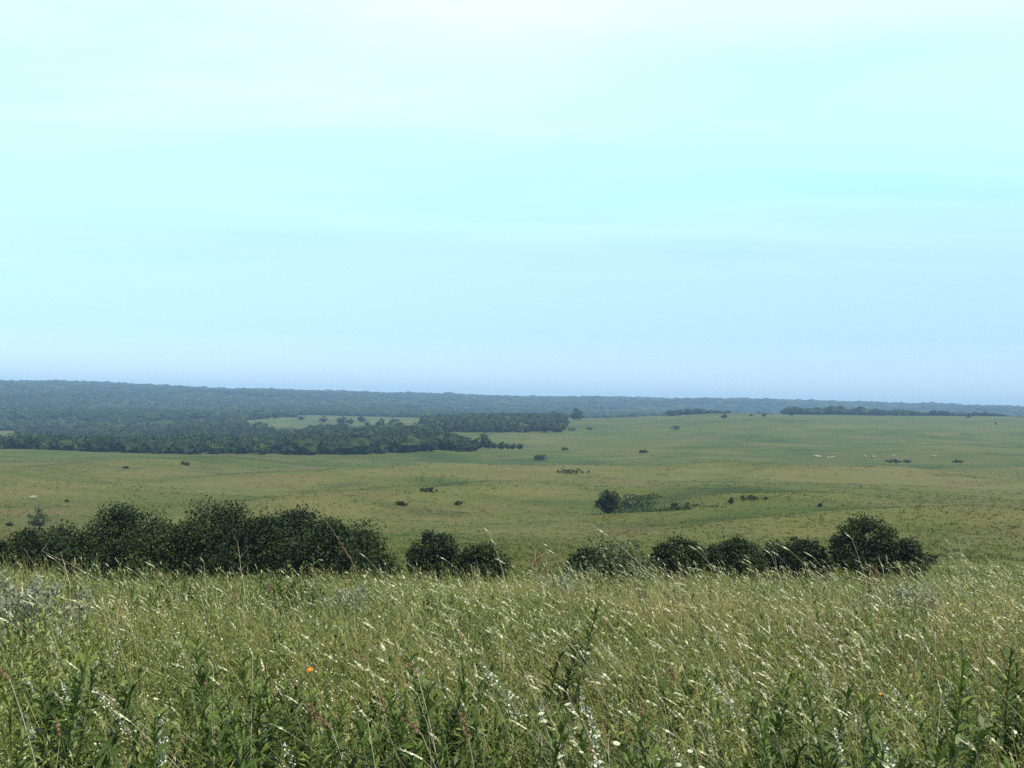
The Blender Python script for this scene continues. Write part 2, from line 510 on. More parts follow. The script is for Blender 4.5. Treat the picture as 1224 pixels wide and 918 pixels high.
def heads(P, L, hl, hw, droop, tint, tstd, rng=R):
    """grass spikes at the tips of stems: overlapping spikelets along a nodding axis"""
    n = len(P)
    tip = P[:, -1]; T = unit(P[:, -1] - P[:, -2])
    dirn = unit(T + np.stack([-.45 * rng.random(n), rng.normal(size=n) * .3, -droop * rng.random(n) ** 2], 1))
    t = np.linspace(0, 1, L)[None, :, None]
    hl = np.asarray(hl).reshape(-1, 1, 1)
    down = np.zeros((n, 1, 3)); down[..., 2] = -1
    C = tip[:, None] + dirn[:, None] * t * hl + down * (t ** 2) * hl * .2 * droop
    ax = unit(dirn[:, None] + down * t * .5 * droop + rng.normal(size=(n, L, 3)) * .28)
    sd = unit(np.cross(ax, rng.normal(size=(n, L, 3))))
    taper = np.sin(np.linspace(.35, 2.7, L))[None, :, None]
    ln = (hl * (2.6 / L) * (1 + .3 * rng.random((n, L, 1)))).reshape(-1)
    W = (np.asarray(hw).reshape(-1, 1, 1) * taper * (.7 + .6 * rng.random((n, L, 1)))).reshape(-1)
    V, q = kites(C.reshape(-1, 3), ax.reshape(-1, 3), sd.reshape(-1, 3), ln, W)
    tt = np.clip(np.asarray(tint).reshape(-1, 1) + tstd * rng.normal(size=(n, L)), 0, 1).reshape(-1)
    return V, q, np.repeat(tt, 4)


mb = MB()
mb.add(*blade_mass(95000, 1.3, 17, .45, .16, .46, .0045, .0085, .50, .22, lean=.55))
mb.add(*blade_mass(58000, 1.3, 17, .45, .22, .54, .003, .006, .76, .17, lean=.75))
mb.add(*blade_mass(40000, 14, 42, 1.0, .3, .55, .008, .016, .58, .2))
mb.add(*blade_mass(42000, 3.5, 17, .45, .25, .52, .003, .006, .5, .3, lean=.7, patch=71), 2)
mb.add(*blade_mass(46000, 3.0, 17, .45, .28, .52, .003, .006, .93, .1, lean=.7, patch=73))
# fine leaning stems with seed heads
n = 15000
x, y, z = scatter(n, 2.0, 18, .55)
H = .38 + .26 * R.random(n) + .06 * cluster(x, y, 4)
P = stem_curves(x, y, z, H, .25 + .45 * R.random(n))
V, q = stem_mesh(P, .0022 + .0014 * R.random(n)); mb.add(V, q, np.repeat(np.clip(.70 + .18 * R.normal(size=n), 0, 1), 10))
hs = R.random(n) < np.clip(-.05 + 1.1 * cluster(x, y, 5) * np.clip(x / 3 + .75, .35, 1) * np.clip((y - 2.5) / 4, .25, 1), 0, 1)
V, q, t = heads(P[hs], 9, .035 + .05 * R.random(hs.sum()), .007 + .009 * R.random(hs.sum()), .35, .25 + .4 * R.random(hs.sum()), .2)
mb.add(V, q, t, 1)
n = 11000
x, y, z = scatter(n, 2.0, 16, .6)
k = R.random(n) < np.clip(.30 + 1.3 * fbm(x / .9, y / 1.1, 88, 3), .05, 1); x, y, z = x[k], y[k], z[k]; n = len(x)
H = (.36 + .24 * R.random(n)) * (.8 + .35 * cluster(x, y, 1))
P = stem_curves(x, y, z, H, .15 + .35 * R.random(n))
V, q = stem_mesh(P, .002); mb.add(V, q, .6)
t = .45 + .55 * R.random((n, 18)); C, T = lerp_curve(P, t); C = (C + R.normal(size=C.shape) * .017).reshape(-1, 3)
m_ = len(C); ax = rdir(m_); L_ = .006 + .008 * R.random(m_)
V, q = kites(C, ax, unit(np.cross(ax, rdir(m_))), L_, L_ * .7)
mb.add(V, q, np.repeat(np.clip(np.repeat(.3 + .6 * R.random(n), 18) + .15 * R.normal(size=m_), 0, 1), 4), 1)
grass = mb.build('meadow_grass', [M_BLADE, M_HEAD, M_RUST])
tag(grass, 'knee high green and straw coloured prairie grass covering the near slope', 'grass', kind='stuff')

mb = MB()
n = 18000
x, y, z = scatter(n, 1.6, 17, .6)
H = (.24 + .30 * R.random(n)) * (.7 + .6 * cluster(x, y, 1))
P = stem_curves(x, y, z, H, .10 + .22 * R.random(n), wind=-.4)
V, q = stem_mesh(P, .003 + .002 * R.random(n)); mb.add(V, q, .4, 1)
cl = cluster(x, y, 8)
V, q, t = leafy(P, 22, .2, 1., .065, .028, .24, .25, .95, .25 + .55 * cl + .12 * R.normal(size=n), .16)
mb.add(V, q, t)
n = 9500
x, y, z = scatter(n, 1.4, 15, .9)
keep = R.random(n) < np.clip(.15 + 1.1 * fbm(x / 1.1, y / 1.1, 63, 3) + .55, .08, 1)
x, y, z = x[keep], y[keep], z[keep]; n = len(x)
H = (.30 + .28 * R.random(n)) * (.7 + .6 * cluster(x, y, 3))
P = stem_curves(x, y, z, H, .10 + .22 * R.random(n), wind=-.3)
V, q = stem_mesh(P, .004 + .002 * R.random(n)); mb.add(V, q, .4, 1)
V, q, t = leafy(P, 20, .25, 1., .085, .045, .27, .15, 1.05, .45 + .3 * (cluster(x, y, 9) - .3) + .14 * R.normal(size=n), .17)
mb.add(V, q, t)
under = mb.build('broadleaf_undergrowth', [M_LEAF, M_STEM])
tag(under, 'low leafy green weeds growing thickly among the near grass', 'undergrowth', kind='stuff')

# grass tufts over the open meadow, evenly spread over the view
n = 60000
d = np.exp(math.log(38) + R.random(n) ** .9 * (math.log(640) - math.log(38)))
u = (R.random(n) * 2 - 1) * .56
x = u * d; z = ground(x, d)
keep = R.random(n) < np.clip(.35 + 1.2 * (fbm(x / 22, d / 30, 60, 3) + .35), .15, 1) * np.clip(1.1 - d / 620, .08, 1)
x, d, z = x[keep], d[keep], z[keep]; n = len(x)
K = 4
hh = (.12 + .20 * R.random(n)) * (1 + d / 500)
base = np.stack([x, d, z], 1)[:, None] + np.concatenate([R.normal(size=(n, K, 2)) * .12 * (1 + d / 160)[:, None, None], np.full((n, K, 1), -.03)], 2)
tipo = np.concatenate([R.normal(size=(n, K, 2)) * .22 - np.array([.15, 0]), .5 + .6 * R.random((n, K, 1))], 2) * hh[:, None, None]
a = R.random((n, K)) * math.pi
sd = np.stack([np.cos(a), np.sin(a), a * 0], -1) * ((.03 + .05 * R.random((n, K))) * (1 + d / 200)[:, None])[..., None]
V = np.stack([base - sd, base + sd, base + tipo], 2).reshape(-1, 3)
q = np.arange(len(V)).reshape(-1, 3)
mt = MB().add(V, q, np.repeat(R.random(n), K * 3)).build('distant_grass', M_TUFT)
tag(mt, 'tufts of olive green grass spread over the far open meadow', 'grass', kind='stuff')


# ------------------------------------------------------------------ trees
def crown_mesh(rng, w, h, dpt, n, leaf, clumps=46, mat=M_TREE, skirt=.05, flat=.5, light=.0):
    """leaf faces gathered in clumps through an uneven dome that reaches almost to the ground"""
    c = rdir(clumps, rng); c[:, 2] = c[:, 2] * (.5 + .5 * (c[:, 2] > 0))
    c = c * (.72 + .28 * rng.random(clumps) ** .5)[:, None]
    lob = 1 + .09 * np.sin(3 * np.arctan2(c[:, 1], c[:, 0]) + rng.random() * 6) + .05 * rng.normal(size=clumps)
    wid = np.where(c[:, 2] < 0, 1.08, 1.0)
    ctr = np.stack([c[:, 0] * w * .44 * lob * wid, c[:, 1] * dpt * .44 * lob * wid, h * (skirt + .36) + c[:, 2] * h * .49 * (.88 + .22 * rng.random(clumps))], 1)
    core = np.stack([rng.normal(size=14) * w * .14, rng.normal(size=14) * dpt * .14, h * (.12 + .5 * rng.random(14))], 1)
    ctr = np.concatenate([ctr, core]); K = len(ctr)
    sz = (.13 + .07 * rng.random(K)) * min(w, h * 1.3)
    ctint = np.clip(.40 + .17 * rng.normal(size=K), 0, 1)
    k = rng.integers(0, K, n)
    o = rdir(n, rng) * (rng.random(n) ** .45)[:, None] * sz[k][:, None] * np.array([1.15, 1.15, .85])
    stray = rng.random(n) < .08
    o[stray] *= 1.3
    C = ctr[k] + o
    ok = C[:, 2] > .03 * h
    C, o, k = C[ok], o[ok], k[ok]
    m_ = len(C)
    ax = unit(unit(o) + rng.normal(size=(m_, 3)) * .8)
    nn = unit(unit(o) * .5 + np.array([0, 0, .7]) + rng.normal(size=(m_, 3)) * .6)
    sd = unit(np.cross(ax, nn))
    L_ = leaf * (.7 + .7 * rng.random(m_))
    V, q = kites(C, ax, sd, L_, L_ * .62, .12)
    t = np.clip(ctint[k] + .09 * rng.normal(size=m_) + light, 0, 1)
    sp = rng.random(m_) < .014; t[sp] = .92
    return MB().add(V, q, np.repeat(t, 4)), ctr


def trunk_mesh(rng, ctr, h, r0, stems=3):
    mb = MB()
    for s in range(stems):
        a = rng.random() * 6.28
        b = np.array([math.cos(a), math.sin(a), 0]) * r0 * 1.1 * (stems > 1)
        top = np.array([math.cos(a) * h * .12 * (stems > 1), math.sin(a) * h * .12 * (stems > 1), h * .55])
        mid = (b + top) / 2 + rng.normal(size=3) * h * .02
        pts = [b + [0, 0, -.15 * r0 - .05], b * .9 + [0, 0, h * .06], mid, top]
        tube(mb, pts, [r0 * 1.25, r0, r0 * .75, r0 * .4], 7, rng.random())
        near = ctr[np.argsort(np.linalg.norm(ctr - top, axis=1))[s::stems][:6]]
        for e in near:
            st = mid + (top - mid) * rng.random()
            tube(mb, [st, (st + e) / 2 + [0, 0, h * .03], e], [r0 * .4, r0 * .25, r0 * .08], 5, rng.random())
    return mb


def tree(name, label, cat, px, pyb, d, w_px, h_px, n, leaf, seed, group=None, mat=M_TREE, depth=1.0, stems=3, clumps=46, light=0., skirt=.05, r0=None):
    rng = np.random.default_rng(seed)
    loc = hit(px, pyb, 20) if d is None else at_depth(px, d)
    s = loc[1] / F
    w, h = w_px * s, h_px * s
    r = empty(name, loc, 0, 1, label, cat, group)
    cm, ctr = crown_mesh(rng, w, h, w * depth, n, leaf, clumps, mat, light=light, skirt=skirt)
    cm.build('crown', mat, r)
    trunk_mesh(rng, ctr, h, r0 or max(.05, h * .022), stems).build('trunk', M_BARK, r, smooth=True)
    return r


def top_tree(name, label, cat, px, pyt, d, w_px, *a, **k):
    """a tree at depth d whose top shows at pixel row pyt"""
    loc = at_depth(px, d); _, pb = project(loc)
    return tree(name, label, cat, px, None, d, w_px * (1.12 if px < 480 else 1.0), float(pb) - pyt - 2, *a, **k)


NEAR = 'dark trees along the foot of the near slope'
for (px, pyt, d, w, n, sd, dp, lab) in [
    (4, 641, 66, 62, 8000, 1, 1.0, 'dark green tree cut by the picture edge beside the low end of the long thicket'),
    (72, 624, 68, 104, 11000, 2, .8, 'low wide dark tree sloping down at the left end of the long thicket'),
    (160, 603, 71, 122, 15000, 3, .8, 'broad dark tree with a ragged flat top in the left half of the long thicket'),
    (258, 600, 72, 108, 15000, 4, .8, 'round topped dark tree, the tallest dome in the middle of the long thicket'),
    (352, 605, 72, 112, 14000, 5, .8, 'dark tree with twin humps towards the right of the long thicket'),
    (408, 617, 70, 84, 10000, 6, .8, 'dark tree of the long thicket crossed by a tall leaning reddish stalk'),
    (440, 643, 67, 66, 7000, 7, .8, 'low dark tree that closes the right end of the long thicket'),
    (519, 633, 68, 60, 8000, 8, .9, 'pointed dark tree standing clear beside the gap after the long thicket'),
    (581, 648, 67, 64, 7000, 9, .9, 'rounded dark bush with yellowish leaf tips right of the pointed tree'),
    (706, 651, 66, 46, 4500, 10, .9, 'small round dark tree partly behind the sparse yellow green shrub'),
    (816, 640, 70, 66, 8000, 11, .8, 'low round dark tree at the left end of the right hand tree row'),
    (880, 640, 71, 72, 8000, 12, .8, 'wide low dark tree joined to its neighbour in the right hand tree row'),
    (955, 640, 73, 78, 9000, 13, .7, 'flat topped dark bush just left of the tall dark tree'),
    (1037, 614, 72, 78, 12000, 14, .9, 'tall egg shaped dark tree, highest of the right hand tree row'),
    (1086, 640, 71, 56, 7000, 15, .9, 'lower dark tree leaning against the right flank of the tall dark tree'),
]:
    top_tree('dark_tree', lab, 'tree', px, pyt, d, w, int(n * 1.25), .19, sd + 100, NEAR, depth=dp, clumps=int(34 + w * .3), light=.10 if px == 581 else .10 * math.sin(sd * 2.3))

# thin yellowish shrub in front of the trees
top_tree('sparse_shrub', 'sparse yellow green shrub with bare twigs on the crest of the slope', 'shrub', 738, 634, 31, 118, 9000, .10, 300, mat=M_LIGHTSHRUB, clumps=50, light=.0, skirt=.0, r0=.03)
# trees and bushes scattered over the meadow
tree('meadow_tree', 'dark ragged tree standing at the head of the green gully', 'tree', 728, 614, None, 32, 29, 2600, .42, 301, clumps=22)
tree('meadow_tree', 'grey green thin leaved tree right beside the gully tree', 'tree', 749, 609, None, 26, 19, 900, .36, 302, mat=M_LIGHTSHRUB, clumps=16, light=-.15)
tree('small_tree', 'thin grey green tree standing alone above the left end of the long thicket', 'tree', 46, 632, None, 26, 27, 1000, .30, 303, mat=M_LIGHTSHRUB, clumps=16, light=-.1)
tree('small_bush', 'tiny bush in the meadow left of the thin lone tree', 'bush', 11, 629, None, 9, 6, 260, .25, 304, mat=M_TREE, clumps=8)
BU = 'low bushes dotted over the open meadow'
for k, (px, py, w, h, lab) in enumerate([
    (806, 606, 8, 6, 'small dark bush right of the gully tree, first of a pair'),
    (822, 606, 7, 6, 'small dark bush right of the gully tree, second of a pair'),
    (874, 602, 6, 8, 'upright dark bush alone at the end of a dark hollow'),
    (980, 606, 6, 5, 'tiny dark bush on the yellowish meadow above the right tree row'),
    (513, 588, 24, 6, 'flat dark thicket on the meadow below the valley wood'),
    (480, 604, 17, 6, 'flat dark thicket at the edge of the dry brown bank'),
    (683, 566, 46, 7, 'long flat dark thicket on the crest above the gully tree'),
    (548, 604, 9, 6, 'round bush in the dry brown bank'),
    (646, 550, 18, 9, 'dense dark bush at the end of the valley wood where the meadow opens'),
    (1068, 553, 18, 5, 'low dark bush beside the pale rocks'),
    (1084, 553, 12, 4, 'flatter dark bush just right of the one beside the pale rocks'),
    (1144, 553, 14, 4, 'flat dark bush alone far right of the pale rocks'),
    (683, 515, 12, 6, 'dark bush under the lone round tree'),
    (705, 514, 9, 4, 'tiny bush to the right of the lone round tree'),
    (663, 516, 6, 4, 'tiny bush left of the lone round tree'),
    (675, 538, 10, 4, 'small flat bush halfway up the green rise'),
    (770, 541, 16, 4, 'flat bush on the green rise, right of the small flat one'),
    (808, 514, 14, 6, 'dark bush on the far green rise below the far tree strip'),
    (80, 600, 5, 4, 'tiny dark bush in the stony patch of the left meadow'),
    (150, 560, 9, 4, 'flat bush in the hollow of the left meadow'),
    (222, 556, 14, 5, 'long flat bush near the top of the left meadow'),
    (900, 597, 40, 5, 'long dark band of low bushes in the right meadow hollow'),
]):
    tree('meadow_bush', lab, 'bush', px, py, None, w, h, 420 + 25 * w, .30 + .35 * (py < 560), 320 + k, BU, clumps=9 + w // 3, stems=2, depth=.8, skirt=.0, light=.32)

# green growth along the gully
mb = MB(); rng = np.random.default_rng(55)
n = 5200
y = 205 + 85 * rng.random(n); gx = 27 + (285 - y) * .16 + 9 * np.sin(y / 21.0)
x = gx + rng.normal(size=n) * (1.6 + 1.5 * (vnoise(y / 9, y * 0, 77) + .5))
keep = vnoise(x / 4, y / 5, 78) > -.18
x, y = x[keep], y[keep]; n = len(x)
C = np.stack([x, y, ground(x, y) + rng.random(n) ** 1.5 * .95 * (.5 + vnoise(x / 5, y / 5, 79))], 1)
ax = rdir(n, rng); sd = unit(np.cross(ax, rdir(n, rng)))
L_ = .35 + .3 * rng.random(n)
V, q = kites(C, ax, sd, L_, L_ * .7)
mb.add(V, q, np.repeat(np.clip(.45 + .25 * rng.normal(size=n), 0, 1), 4))
tag(mb.build('gully_undergrowth', M_GULLY), 'lush green growth filling the shallow gully in the meadow', 'undergrowth', kind='stuff')

# ------------------------------------------------------------------ valley wood and far wooded hills
ICO = None


def ico(sub):
    import bmesh
    bm = bmesh.new(); bmesh.ops.create_icosphere(bm, subdivisions=sub, radius=1)
    V = np.array([v.co[:] for v in bm.verts]); Fc = np.array([[v.index for v in f.verts] for f in bm.faces]); bm.free()
    return V, Fc


def canopy(mb, x, y, z, w, h, sub, rng, tint):
    V, Fc = ico(sub); n = len(x)
    a = rng.random(n) * 6.28
    j = 1 + .28 * rng.normal(size=(n, len(V), 1)).clip(-1.6, 1.6)
    Q = V[None] * j
    c, s = np.cos(a)[:, None], np.sin(a)[:, None]
    Q = np.stack([Q[..., 0] * c - Q[..., 1] * s, Q[..., 0] * s + Q[..., 1] * c, Q[..., 2]], -1)
    Q = Q * np.stack([w * .5, w * .5, h * .45], 1)[:, None] + np.stack([x, y, z + h * .5], 1)[:, None]
    f = (Fc[None] + (np.arange(n) * len(V))[:, None, None]).reshape(-1, 3)
    mb.add(Q, f, np.repeat(tint, len(V)))


def in_wood(px, py, d):
    """whether the valley wood covers the ground seen at this place"""
    edge = np.interp(py, [500, 513, 522, 530, 536, 546, 552], [505, 510, 522, 534, 558, 610, 626])
    wood = (d > 705) & (px < edge) & (py > 498)
    lft = (px < 300) & (d > 705)
    clear = (py < np.interp(px, [282, 300, 350, 430, 500, 545], [506, 517, 519, 518, 518, 510]) + 2.5 * np.sin(px / 13) + 1.2 * np.sin(px / 5.1)) & (py > np.interp(px, [282, 300, 360, 420, 530], [504, 502, 498, 497, 497])) & (d < 2100)
    strip = (px > 506) & (px < 672) & (py < 517) & (py > 503) & (d > 900) & (d < 1900)
    glade = ((px < 22) & (py > 515) & (py < 532)) | ((np.abs(px - 108) < 9) & (np.abs(py - 524) < 4)) | ((np.abs(px - 72) < 5) & (np.abs(py - 526) < 3))
    return (((wood & ~clear) | (lft & ~clear) | strip) & ~glade) | (d > 2150)


rng = np.random.default_rng(91)
mb = MB()
for (d0, d1, sp, sub, hs) in [(700, 1300, 9.5, 2, 10), (1300, 2150, 9.5, 2, 9.0), (2150, 3300, 15, 1, 10), (3300, 4900, 24, 1, 14)]:
    nx = int(1.16 * d1 / sp); ny = int((d1 - d0) / sp)
    gx, gy = np.meshgrid((np.arange(nx) / nx - .5) * 1.16 * d1, d0 + np.arange(ny) * sp)
    gx = (gx + rng.normal(size=gx.shape) * sp * .38).ravel(); gy = (gy + rng.normal(size=gy.shape) * sp * .38).ravel()
    ok = np.abs(gx / gy) < .57
    gx, gy = gx[ok], gy[ok]; gz = ground(gx, gy)
    px, py = project(np.stack([gx, gy, gz], 1))
    ok = in_wood(px, py, gy) & (rng.random(len(gx)) < np.where(gy < 1300, .93, .97))
    ok &= ~((gy < 1300) & (px < 330) & (fbm(gx / 40, gy / 55, 32, 3) > .50))
    # open grassy bits on the far slope
    ok &= ~((gy > 1500) & (fbm(gx / 160, gy / 160, 31, 3) > .52))
    gx, gy, gz = gx[ok], gy[ok], gz[ok]; n = len(gx)
    h = hs * (.55 + .7 * rng.random(n)) * (1 + .5 * vnoise(gx / 90, gy / 90, 33))
    w = h * (.9 + .6 * rng.random(n)) * (sp / 9.0 if sp > 10 else 1)
    if gy.max() < 1400:
        m_ = 46; c_ = rdir(n * m_, rng).reshape(n, m_, 3); c_[..., 2] = c_[..., 2] * .9 + .12
        c_ = c_ * (.85 + .3 * rng.random((n, m_, 1)))
        C = (c_ * np.stack([w * .5, w * .5, h * .48], 1)[:, None] + np.stack([gx, gy, gz + h * .52], 1)[:, None]).reshape(-1, 3)
        ax = unit(c_.reshape(-1, 3) + rng.normal(size=(n * m_, 3)) * .8); sd = unit(np.cross(ax, rdir(n * m_, rng))); L_ = 1.1 + 1.0 * rng.random(n * m_)
        V, q = kites(C, ax, sd, L_, L_ * .7)
        ct = np.clip(.5 + .24 * rng.normal(size=n) + .35 * vnoise(gx / 60, gy / 100, 36), 0, 1)
        mb.add(V, q, np.repeat(np.clip(ct[:, None] + .15 * rng.normal(size=(n, m_)), 0, 1).reshape(-1), 4))
        w = w * .85; h = h * .9
    canopy(mb, gx, gy, gz, w, h, sub, rng, np.clip(.45 + .22 * rng.normal(size=n) + .35 * vnoise(gx / 120, gy / 200, 35), 0, 1))
# wood just behind the rim of the far meadow, and the strip left of it
for (p0, p1, d0, d1, n, hs) in [(938, 1200, 1720, 1860, 330, 8.0), (800, 872, 1640, 1700, 60, 6.0)]:
    u = p0 + (p1 - p0) * rng.random(n); d = d0 + (d1 - d0) * rng.random(n)
    x = np.array([ray(a, 490)[0] for a in u]) * d; z = ground(x, d)
    k = (u - p0) / (p1 - p0)
    h = hs * (.6 + .6 * rng.random(n)) * (1.25 - .75 * k) * (.75 + .8 * (vnoise(u / 13, u * 0, 90) + .5))
    canopy(mb, x, d, z, h * 1.3, h, 2, rng, np.clip(.4 + .2 * rng.normal(size=n), 0, 1))
forest = mb.build('forest', M_FOREST)
tag(forest, 'far dark wood covering the valley floor and the hazy hills', 'forest', kind='stuff')

# countable far trees: three kinds, copied
protos = []
for k in range(4):
    rg = np.random.default_rng(500 + k)
    root = empty('far_tree', (0, 0, 0), 0, 1, 'far dark tree', 'tree', 'trees at the edge of the valley wood')
    cm, ctr = crown_mesh(rg, 9, 9, 9, 900, 1.15, 20, skirt=.06)
    cm.build('crown', M_TREE, root); trunk_mesh(rg, ctr, 9, .22, 1).build('trunk', M_BARK, root)
    protos.append([root, False])
FT = 'trees at the edge of the valley wood'


def far_tree(k, px, py, s, label, group=FT, d=None, sx=1.0):
    p = protos[k % 4]
    loc = hit(px, py, 60) if d is None else at_depth(px, d)
    o = place(p[0], loc, float(R.random() * 6.28), (s * sx, s * sx, s), label, group, first=not p[1]); p[1] = True
    return o


for k, (px, py, h, sx, lab) in enumerate([
    (690, 502, 15, 1.0, 'lone round tree on the skyline of the green rise'),
    (578, 527, 11, .9, 'small upright tree in the grass bay beside the valley wood'),
    (360, 502, 6, 1.3, 'first small tree at the left end of the bright clearing'),
    (387, 505, 8, 1.2, 'low tree in the bright clearing between two gaps'),
    (408, 506, 9, 1.4, 'broad tree in the middle of the bright clearing'),
    (418, 507, 8, 1.2, 'tree touching the broad tree of the bright clearing'),
    (432, 505, 10, .9, 'upright tree at the far edge of the bright clearing'),
    (439, 509, 6, 1.1, 'short bushy tree before the upright tree of the bright clearing'),
    (454, 514, 15, .8, 'tall dark tree at the near edge of the bright clearing'),
    (471, 510, 12, 1.0, 'tree beside the valley wood at the right end of the bright clearing'),
    (372, 513, 7, 1.0, 'tree poking above the near wood into the bright clearing'),
    (557, 497, 9, .7, 'slim tree rising above the wood strip left of the lone round tree'),
    (866, 500, 6, 1.2, 'round tree at the right end of the far tree strip'),
    (898, 498, 4, 1.1, 'first of two small trees on the far meadow rim'),
    (913, 498, 5, 1.1, 'second of two small trees on the far meadow rim'),
    (946, 497, 8, .9, 'tree standing before the wood on the far meadow rim'),
    (784, 490, 6, .8, 'tiny tree on the hazy meadow far behind the lone round tree'),
    (1067, 496, 7, 1.5, 'round tree before the wood on the far rim'),
    (1190, 508, 5, .4, 'thin dark snag alone on the far right meadow'),
    (1158, 499, 5, 1.5, 'low round tree at the right end of the rim wood'),
]):
    loc = hit(px, py, 60)
    far_tree(k, px, py, h * loc[1] / F / 9 , lab, 'lone trees far out on the prairie', None, sx)
# front row of the valley wood: trees one can tell apart
k = 0
for px in np.arange(308, 624, 8.5):
    pb = 546 + (px - 300) * .008
    d = 735 + 60 * R.random() + (px < 520) * 40
    far_tree(k, px + R.normal() * 2, 0, (.75 + .4 * R.random()) * (1.0 if px < 585 else .62), 'dark rounded tree in the front row of the valley wood behind the meadow crest', d=d); k += 1
for px in np.arange(492, 674, 7.5):
    far_tree(k, px + R.normal() * 2, 515.5 - max(0, px - 610) * .06 + R.random() * 1.5, .95 + .35 * R.random(), 'dark rounded tree in the wood strip below the lone round tree', 'trees of the wood strip'); k += 1

# pale rocks in the far meadow
RK = 'pale rocks in the far meadow'
V0, F0 = ico(3)
for k, (px, py, w, h, lab) in enumerate([
    (977, 546, 9, 2.2, 'long flat pale rock, leftmost of the pale rocks'),
    (990, 547.5, 4, 1.6, 'small brownish rock between the two long pale ones'),
    (995, 547.5, 6, 2.2, 'long pale rock right beside the small brownish one'),
    (1034, 547, 3, 3.2, 'upright pale rock in the middle of the pale rocks'),
    (1044, 546.5, 6, 1.7, 'low pale rock just right of the upright one'),
    (1068, 545.5, 4, 1.6, 'pale pinkish rock above the low dark bush'),
    (1116, 545.5, 4, 1.3, 'faint small pale rock far right of the others'),
    (40, 595, 10, 2.6, 'flat grey rock in the stony patch of the left meadow'),
]):
    loc = hit(px, py, 60); s = loc[1] / F
    rg = np.random.default_rng(800 + k)
    j = 1 + .35 * (fbm(V0[:, 0] * 1.7 + 5 * k, V0[:, 1] * 1.7 + V0[:, 2] * 1.3, 70 + k, 3))
    V = V0 * j[:, None] * np.array([w * s * .55, w * s * .4, h * s * .75]) + np.array([0, 0, h * s * .25])
    o = MB().add(V, F0).build('pale_rock', M_ROCK, smooth=False)
    o.location = [float(c) for c in loc]; o.rotation_euler = (0, 0, rg.normal() * .3)
    tag(o, lab, 'rock', RK)


# ------------------------------------------------------------------ plants that stand out of the near grass
def spot(px, pyt, H):
    """a place on the near slope where a plant H metres tall has its top at this pixel"""
    v = ray(px, pyt)
    d = np.linspace(2.0, 30, 3000)
    g_ = ground(v[0] * d, d) + H
    k = int(np.argmax((EYE + v[2] * d) <= g_)) if ((EYE + v[2] * d) <= g_).any() else int(np.argmin(np.abs(EYE + v[2] * d - g_)))
    return np.array([v[0] * d[k], d[k], float(ground(v[0] * d[k], d[k]))])


def reach(px, pyt, d):
    """a place d metres out, and how tall a plant there must be for its tip to show at this pixel"""
    v = ray(px, pyt); x = v[0] * d; g_ = float(ground(x, d))
    return np.array([x, d, g_]), EYE + v[2] * d - g_


def forb_proto(seed, H, L, ln, wr, mat, spread=0.10, name='leafy_forb', nst=1):
    rg = np.random.default_rng(seed)
    root = empty(name, (0, 0, 0), 0, 1, 'leafy plant', 'plant')
    ms = MB(); ml = MB()
    for s in range(nst):
        x0, y0 = rg.normal(size=2) * .07 * (nst > 1)
        P = stem_curves(np.array([x0]), np.array([y0]), np.array([0.]), np.array([H * (1 if s == 0 else .7 + .25 * rg.random())]), np.array([spread]), rg, 7, wind=-.3)
        tube(ms, P[0], np.linspace(.006, .0025, 7), 6, .3)
        V, q, t = leafy(P, L, .12, 1., ln, ln * .5, wr, .28, .95, np.array([.42 + .1 * rg.normal()]), .2, rg)
        ml.add(V, q, t)
    ms.build('stem', M_STEM, root, smooth=True); ml.build('leaves', mat, root, smooth=True)
    return [root, False]


def use(p, loc, rz, s, label, group=None, cat=None):
    o = place(p[0], loc, rz, s, label, group, first=not p[1]); p[1] = True
    if cat: o['category'] = cat
    return o


